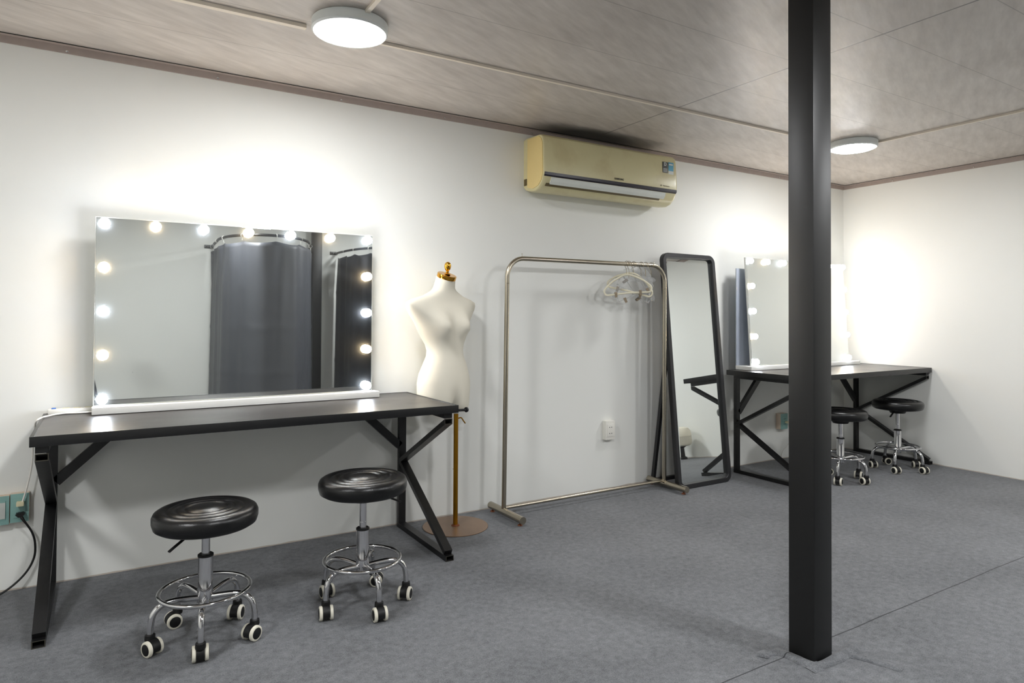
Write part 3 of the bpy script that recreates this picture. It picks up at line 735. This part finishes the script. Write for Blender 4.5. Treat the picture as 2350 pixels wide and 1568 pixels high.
hanger('clear', 2.885, -38, .105, 'clear plastic hanger with dark clips, its left arm hanging lowest', tilt=-24, w=.15)
hanger('cream', 2.925, -40, .075, 'cream loop hanger hanging highest, in the middle of the bunch', tilt=14, w=.145)
hanger('plain', 2.990, -26, .105, 'clear plastic hanger without clips, tilted down to the right', tilt=30, w=.15)
hanger('clear', 3.030, -20, .105, 'clear plastic hanger second from the right end of the rail', tilt=52, w=.14)
hanger('plain', 3.078, -10, .100, 'clear plastic hanger hanging almost upright at the right end of the rail', tilt=68, w=.14)

# ------------------------------------------------------------ standing mirror
def standing_mirror():
    ang = R(5.7); W, HH = .512, 1.592
    t = thing('standing_mirror', 'tall leaning floor mirror with a rounded black frame', 'mirror', (3.490, 3.14, 0))
    RL = Matrix.Rotation(-ang, 4, 'X'); base = T(0, 0, .001) @ RL @ T(0, 0, HH/2)
    bm = B()
    o1 = rrect(W, HH, .055, 8); i1 = rrect(W-.062, HH-.062, .028, 8); n = len(o1)
    layers = []
    for out, y in ((o1, .034), (o1, .003), (rrect(W-.006, HH-.006, .052, 8), 0), (rrect(W-.056, HH-.056, .031, 8), 0), (i1, .003), (i1, .034)):
        layers.append([bm.verts.new((x, y, z)) for x, z in out])
    for a, c in zip(layers, layers[1:]+layers[:1]):
        for j in range(n): bm.faces.new((a[j], a[(j+1) % n], c[(j+1) % n], c[j]))
    o = obj('frame', bm, M['black_wood'], t); o.matrix_local = base
    bm = B()
    a = rrect(W-.062, HH-.062, .028, 8); b1 = rrect(W-.062-.05, HH-.062-.05, .006, 8)
    va = [bm.verts.new((x, .0222, z)) for x, z in a]; vb = [bm.verts.new((x, .0214, z)) for x, z in b1]; vc = [bm.verts.new((x, .027, z)) for x, z in a]
    for j in range(n):
        bm.faces.new((va[j], va[(j+1) % n], vb[(j+1) % n], vb[j])); bm.faces.new((vc[j], vc[(j+1) % n], va[(j+1) % n], va[j]))
    bm.faces.new(vb); bm.faces.new(vc[::-1])
    o = obj('mirror_pane', bm, M['mirror'], t, smooth=False); o.matrix_local = base
    bm = B(); prism(bm, rrect(W-.04, HH-.04, .04, 6), .0345, .039, 'y'); o = obj('back_panel', bm, M['black_wood'], t, smooth=False); o.matrix_local = base
    # rear prop: U-shaped leg hinged at 0.95 m
    hz = .95; hy = .045+math.tan(ang)*hz
    bm = B()
    for s in (-1, 1): bar(bm, (s*.228, hy, hz), (s*.228-.012, .262, .012), .022, .024)
    bar(bm, (-.251, .262, .0125), (.227, .262, .0125), .026, .024, wdir=(0, 1, 0))
    bar(bm, (-.228, hy, hz-.012), (.228, hy, hz-.012), .018, .024, wdir=(0, 1, 0))
    obj('rear_prop', bm, M['black_wood'], t, smooth=False)
standing_mirror()

# ------------------------------------------------------------ air conditioner
def air_conditioner():
    t = thing('air_conditioner', 'yellowed wall air conditioner with dark strip and open louver under the ceiling', 'air conditioner', (2.195, YA, 0))
    L = 1.085
    # section (depth from the wall as negative y, height)
    body = [(0, 1.936), (0, 2.232), (-.03, 2.238), (-.165, 2.232), (-.190, 2.226), (-.206, 2.212), (-.213, 2.19), (-.220, 2.08), (-.223, 1.995), (-.221, 1.985), (-.214, 1.970), (-.196, 1.935), (-.165, 1.908), (-.125, 1.896), (-.06, 1.902), (-.02, 1.915)]
    def sect(xs, mi, lst=body, sc=None):
        b2 = bmesh.new(); rows = []
        cy, cz = -.10, 2.06
        for x, s in xs:
            rows.append([b2.verts.new((x, cy+(y-cy)*s if y < -.02 else y, cz+(z-cz)*s)) for y, z in lst])
        n = len(lst)
        for a, c in zip(rows[:-1], rows[1:]):
            for j in range(n): b2.faces.new((a[j], a[(j+1) % n], c[(j+1) % n], c[j]))
        b2.faces.new(rows[0][::-1]); b2.faces.new(rows[-1])
        for f in b2.faces: f.material_index = mi
        return b2
    bm = B(); merge(bm, sect([(0, .965), (.004, .985), (.012, .997), (.022, 1), (L-.022, 1), (L-.012, .997), (L-.004, .985), (L, .965)], 0))
    obj('body', bm, M['ac'], t, angle=25)
    for x0, x1 in ((-.0015, .0005),):
        bm = B(); prism(bm, [(-.045, 1.93), (-.045, 2.222), (-.165, 2.220), (-.188, 2.205), (-.203, 2.18), (-.211, 2.0), (-.196, 1.955), (-.160, 1.925), (-.10, 1.915)], -.004, .001, 'x', bev=.0015)
        obj('side_panel', bm, M['ac_side_lit'], t)
    bm = B(); box(bm, -.0035, .004, -.036, -.008, 1.945, 1.985); obj('pipe_notch', bm, M['ac_slot'], t, smooth=False)
    # dark strip where the front cover ends
    bm = B(); prism(bm, [(-.2215, 1.998), (-.2255, 1.998), (-.2245, 1.982), (-.2165, 1.974), (-.2135, 1.977)], .004, L-.006, 'x'); obj('dark_strip', bm, M['ac_line'], t, smooth=False)
    # louver and air slot below it
    bm = B(); prism(bm, [(-.2150, 1.970), (-.2185, 1.972), (-.2105, 1.948), (-.198, 1.932), (-.195, 1.935)], .055, L-.10, 'x'); obj('louver', bm, M['ac_louver'], t, smooth=False)
    bm = B(); prism(bm, [(-.200, 1.9375), (-.1975, 1.931), (-.188, 1.921), (-.185, 1.924)], .03, L-.135, 'x'); obj('air_slot', bm, M['ac_slot'], t, smooth=False)
    rot = (R(90), 0, 0)
    text_mesh('brand_lettering', 'SAMSUNG', .017, M['ink'], t, (.575, -.2238, 2.016), (R(88), 0, 0), bold=.0001)
    text_mesh('small_lettering', 'Smart Inverter', .010, M['ink_grey'], t, (.985, -.2238, 2.016), (R(88), 0, 0))
    bm = B(); cyl(bm, (.938, -.2225, 2.0165), (.938, -.2238, 2.0165), .0055, 16); obj('small_emblem', bm, M['ink_grey'], t)
    bm = B(); box(bm, .955, 1.003, -.2185, -.2165, 2.105, 2.178); s = obj('sticker', bm, M['sticker_black'], t, smooth=False); s['label'] = 'black sticker with a pale D'
    text_mesh('sticker_letter', 'D', .030, M['sticker_white'], s, (.979, -.2187, 2.162), rot, bold=.0012)
    bm = B()
    for k in range(3): box(bm, .962, .996, -.2190, -.2186, 2.112+.009*k, 2.115+.009*k)
    obj('sticker_text', bm, M['sticker_white'], s, smooth=False)
    bm = B(); box(bm, 1.009, 1.055, -.2185, -.2165, 2.113, 2.18); s = obj('sticker', bm, M['sticker_blue'], t, smooth=False); s['label'] = 'blue sticker with a pale foot'
    bm = B(); box(bm, 1.009, 1.055, -.2190, -.2186, 2.100, 2.122); box(bm, 1.014, 1.048, -.2192, -.2187, 2.160, 2.170); obj('sticker_text', bm, M['sticker_white'], s, smooth=False)
air_conditioner()

# ------------------------------------------------------------ curtained booths opposite (seen in the left mirror)
def booth(path, z, label_r, label_c, seed):
    rnd = random.Random(seed)
    p = smooth_path([(x, y, z) for x, y in path], 10)
    t = thing('curtain_rail', label_r, 'curtain rail', (0, 0, 0), 0, 'curtain rails of the fitting booths')
    bm = B(); tube(bm, p, .013, 12); obj('rail', bm, M['black_metal'], t)
    for q, s in ((path[0], -1), (path[-1], 1)):
        bm = B(); box(bm, q[0]-.07 if s < 0 else q[0]-.02, q[0]+.02 if s < 0 else q[0]+.07, YF, YF+.012, z-.018, z+.018, .002)
        lathe(bm, [(.006, 0), (.006, .002), (0, .003)], 12, T(q[0]+s*.045, YF+.012, z) @ Matrix.Rotation(R(90), 4, 'X'), mi=1)
        o = obj('wall_bracket', bm, [M['black_metal'], M['screw']], t)
    # arc length
    L = [0]
    for a, c in zip(p[:-1], p[1:]): L.append(L[-1]+(c-a).length)
    def at(s):
        s = max(0, min(L[-1]-1e-6, s)); i = max(k for k in range(len(L)-1) if L[k] <= s)
        f = (s-L[i])/(L[i+1]-L[i]); q = p[i].lerp(p[i+1], f); d = (p[i+1]-p[i]).normalized(); return q, Vector((d.y, -d.x, 0))
    tot = L[-1]; nh = 11; hs = [.04+(tot-.08)*i/(nh-1) for i in range(nh)]
    bm = B()
    for s in hs:
        q, n = at(s)
        b2 = B(); pts = [q+n*(.017*math.cos(R(a)))+Vector((0, 0, .017*math.sin(R(a))-.003)) for a in range(0, 360, 30)]
        tube(b2, pts, .0018, 6, closed=True); tube(b2, [q+Vector((0, 0, -.02)), q+Vector((0, 0, -.045))], .0016, 6)
        o = obj('curtain_hook', b2, M['white_plastic'], t)
    bm.free()
    nu, nv = 260, 46; z1 = .10; bm = B(); rows = []
    ph = [rnd.uniform(0, 6) for _ in range(4)]
    for i in range(nu+1):
        s = .03+(tot-.06)*i/nu; q, n = at(s)
        w = (s-hs[0])/(hs[1]-hs[0]); sag = abs(math.sin(PI*w))
        col = []
        for j in range(nv+1):
            v = j/nv; top = z-.05-.022*sag
            zz = top+(z1-top)*v
            fold = (.005+.008*v)*math.sin(2*PI*s*2.4+ph[0]+.5*v)+.004*math.sin(2*PI*s*6.1+ph[1]+.8*v)*(1-.5*v)+.014*max(0, 1-5*v)*math.cos(2*PI*w)
            ins = -.05*v
            crease = -.004*math.exp(-((zz-1.40)/.008)**2)-.004*math.exp(-((zz-1.02)/.008)**2)-.004*math.exp(-((zz-.62)/.008)**2)
            co = q+n*(fold+crease+ins*.3); col.append(bm.verts.new((co.x, max(co.y, YF+.012), zz)))
        rows.append(col)
    for a, c in zip(rows[:-1], rows[1:]):
        for j in range(nv): bm.faces.new((a[j], a[j+1], c[j+1], c[j]))
    o = obj('booth_curtain', bm, M['curtain'], angle=180)
    md = o.modifiers.new('thickness', 'SOLIDIFY'); md.thickness = .0015
    tag(o, label_c, 'curtain', 'grey booth curtains')
booth([(.965, YF+.02), (.94, -.55), (.93, -.15), (1.0, .16), (1.18, .36), (1.42, .36), (1.64, .14), (1.78, -.2), (1.88, -.6), (1.93, YF+.02)], 1.862,
      'black curved curtain rail seen whole in the left mirror', 'grey satin curtain hanging full in view in the left mirror', 3)
booth([(2.30, YF+.02), (2.31, -.62), (2.38, -.30), (2.55, -.02), (2.80, .08), (3.05, -.02), (3.22, -.3), (3.30, YF+.02)], 1.862,
      'black curved curtain rail cut by the right edge of the left mirror', 'grey satin curtain cut by the right edge of the left mirror', 9)

# camera on its tripod (its edge shows at the left end of the mirror), behind the view point
t = thing('tripod_camera', 'dark camera on a tripod, glimpsed at the left edge of the left mirror', 'camera', (-.15, -.16, 0), R(-4))
bm = B(); box(bm, -.07, .07, -.035, .035, 1.10, 1.195, .006); box(bm, -.025, .025, -.03, .03, 1.195, 1.222, .005); obj('camera_body', bm, M['camera_black'], t)
bm = B(); lathe(bm, [(.0, 0), (.036, 0), (.037, .03), (.039, .055), (.036, .06), (.03, .056), (0, .05)], 32, T(.0, .035, 1.148) @ Matrix.Rotation(R(-90), 4, 'X')); obj('lens', bm, M['camera_black'], t)
bm = B(); cyl(bm, (0, 0, .74), (0, 0, 1.06), .013, 16); lathe(bm, [(0, 1.05), (.022, 1.05), (.026, 1.07), (.02, 1.09), (.03, 1.095), (.03, 1.0995), (0, 1.0995)], 24); cyl(bm, (.02, 0, 1.06), (.05, -.16, 1.0), .006, 10); obj('tripod_head', bm, M['camera_black'], t)
for a in (110, 230, 350):
    bm = B(); c, s = math.cos(R(a)), math.sin(R(a)); cyl(bm, (.02*c, .02*s, .86), (.11*c, .11*s, .40), .013, 12); cyl(bm, (.106*c, .106*s, .42), (.182*c, .182*s, .03), .009, 12)
    lathe(bm, [(0, 0), (.014, 0), (.014, .012), (.008, .035), (0, .035)], 12, T(.185*c, .185*s, 0)); obj('tripod_leg', bm, M['camera_black'], t)

# cream round-topped bin beside the right wall, reflected in the floor mirror
t = thing('storage_pot', 'cream rounded tub on a black stand, seen only in the floor mirror', 'tub', (5.36, 1.13, 0))
bm = B(); lathe(bm, [(0, .14), (.08, .14), (.108, .150), (.122, .175), (.124, .24), (.126, .244)], 40); obj('tub_body', bm, M['linen'], t)
bm = B(); lathe(bm, [(.127, .244), (.127, .252), (.12, .30), (.098, .33), (.05, .344), (0, .346)], 40); obj('lid', bm, M['linen'], t)
bm = B(); lathe(bm, [(0, 0), (.05, 0), (.05, .02), (.03, .03), (.03, .12), (.06, .139), (0, .139)], 28); obj('stand', bm, M['rubber_black'], t)

# ------------------------------------------------------------ world, camera, view
w = bpy.data.worlds.new('room_world'); bpy.context.scene.world = w; w.use_nodes = True
w.node_tree.nodes['Background'].inputs[0].default_value = (.8, .85, .9, 1); w.node_tree.nodes['Background'].inputs[1].default_value = .0

cam = bpy.data.cameras.new('camera'); co = bpy.data.objects.new('camera', cam); C.objects.link(co)
f, sy = 1519.555, -83.046
yaw, pit, rol = 1.01869752, .01498481, .0050991
F = Vector((math.cos(yaw)*math.cos(pit), math.sin(yaw)*math.cos(pit), math.sin(pit)))
R0 = Vector((math.sin(yaw), -math.cos(yaw), 0)); U0 = R0.cross(F)
Rv = R0*math.cos(rol)+U0*math.sin(rol); Uv = -R0*math.sin(rol)+U0*math.cos(rol)
mw = Matrix((Rv, Uv, -F)).transposed().to_4x4(); mw.translation = (0, 0, 1.15); co.matrix_world = mw
cam.sensor_fit = 'HORIZONTAL'; cam.sensor_width = 36; cam.lens = f/2350*36
cam.shift_x = 0; cam.shift_y = sy/2350
cam.clip_start = .02; cam.clip_end = 60
bpy.context.scene.camera = co
vs = bpy.context.scene.view_settings
vs.view_transform = 'Standard'; vs.look = 'None'; vs.gamma = 1; vs.use_curve_mapping = False
vs.exposure = 1.15
cy = bpy.context.scene.cycles
cy.max_bounces = 10; cy.diffuse_bounces = 6; cy.glossy_bounces = 6; cy.transmission_bounces = 8; cy.transparent_max_bounces = 10
cy.sample_clamp_indirect = 6; cy.use_light_tree = True; cy.caustics_reflective = False; cy.caustics_refractive = False
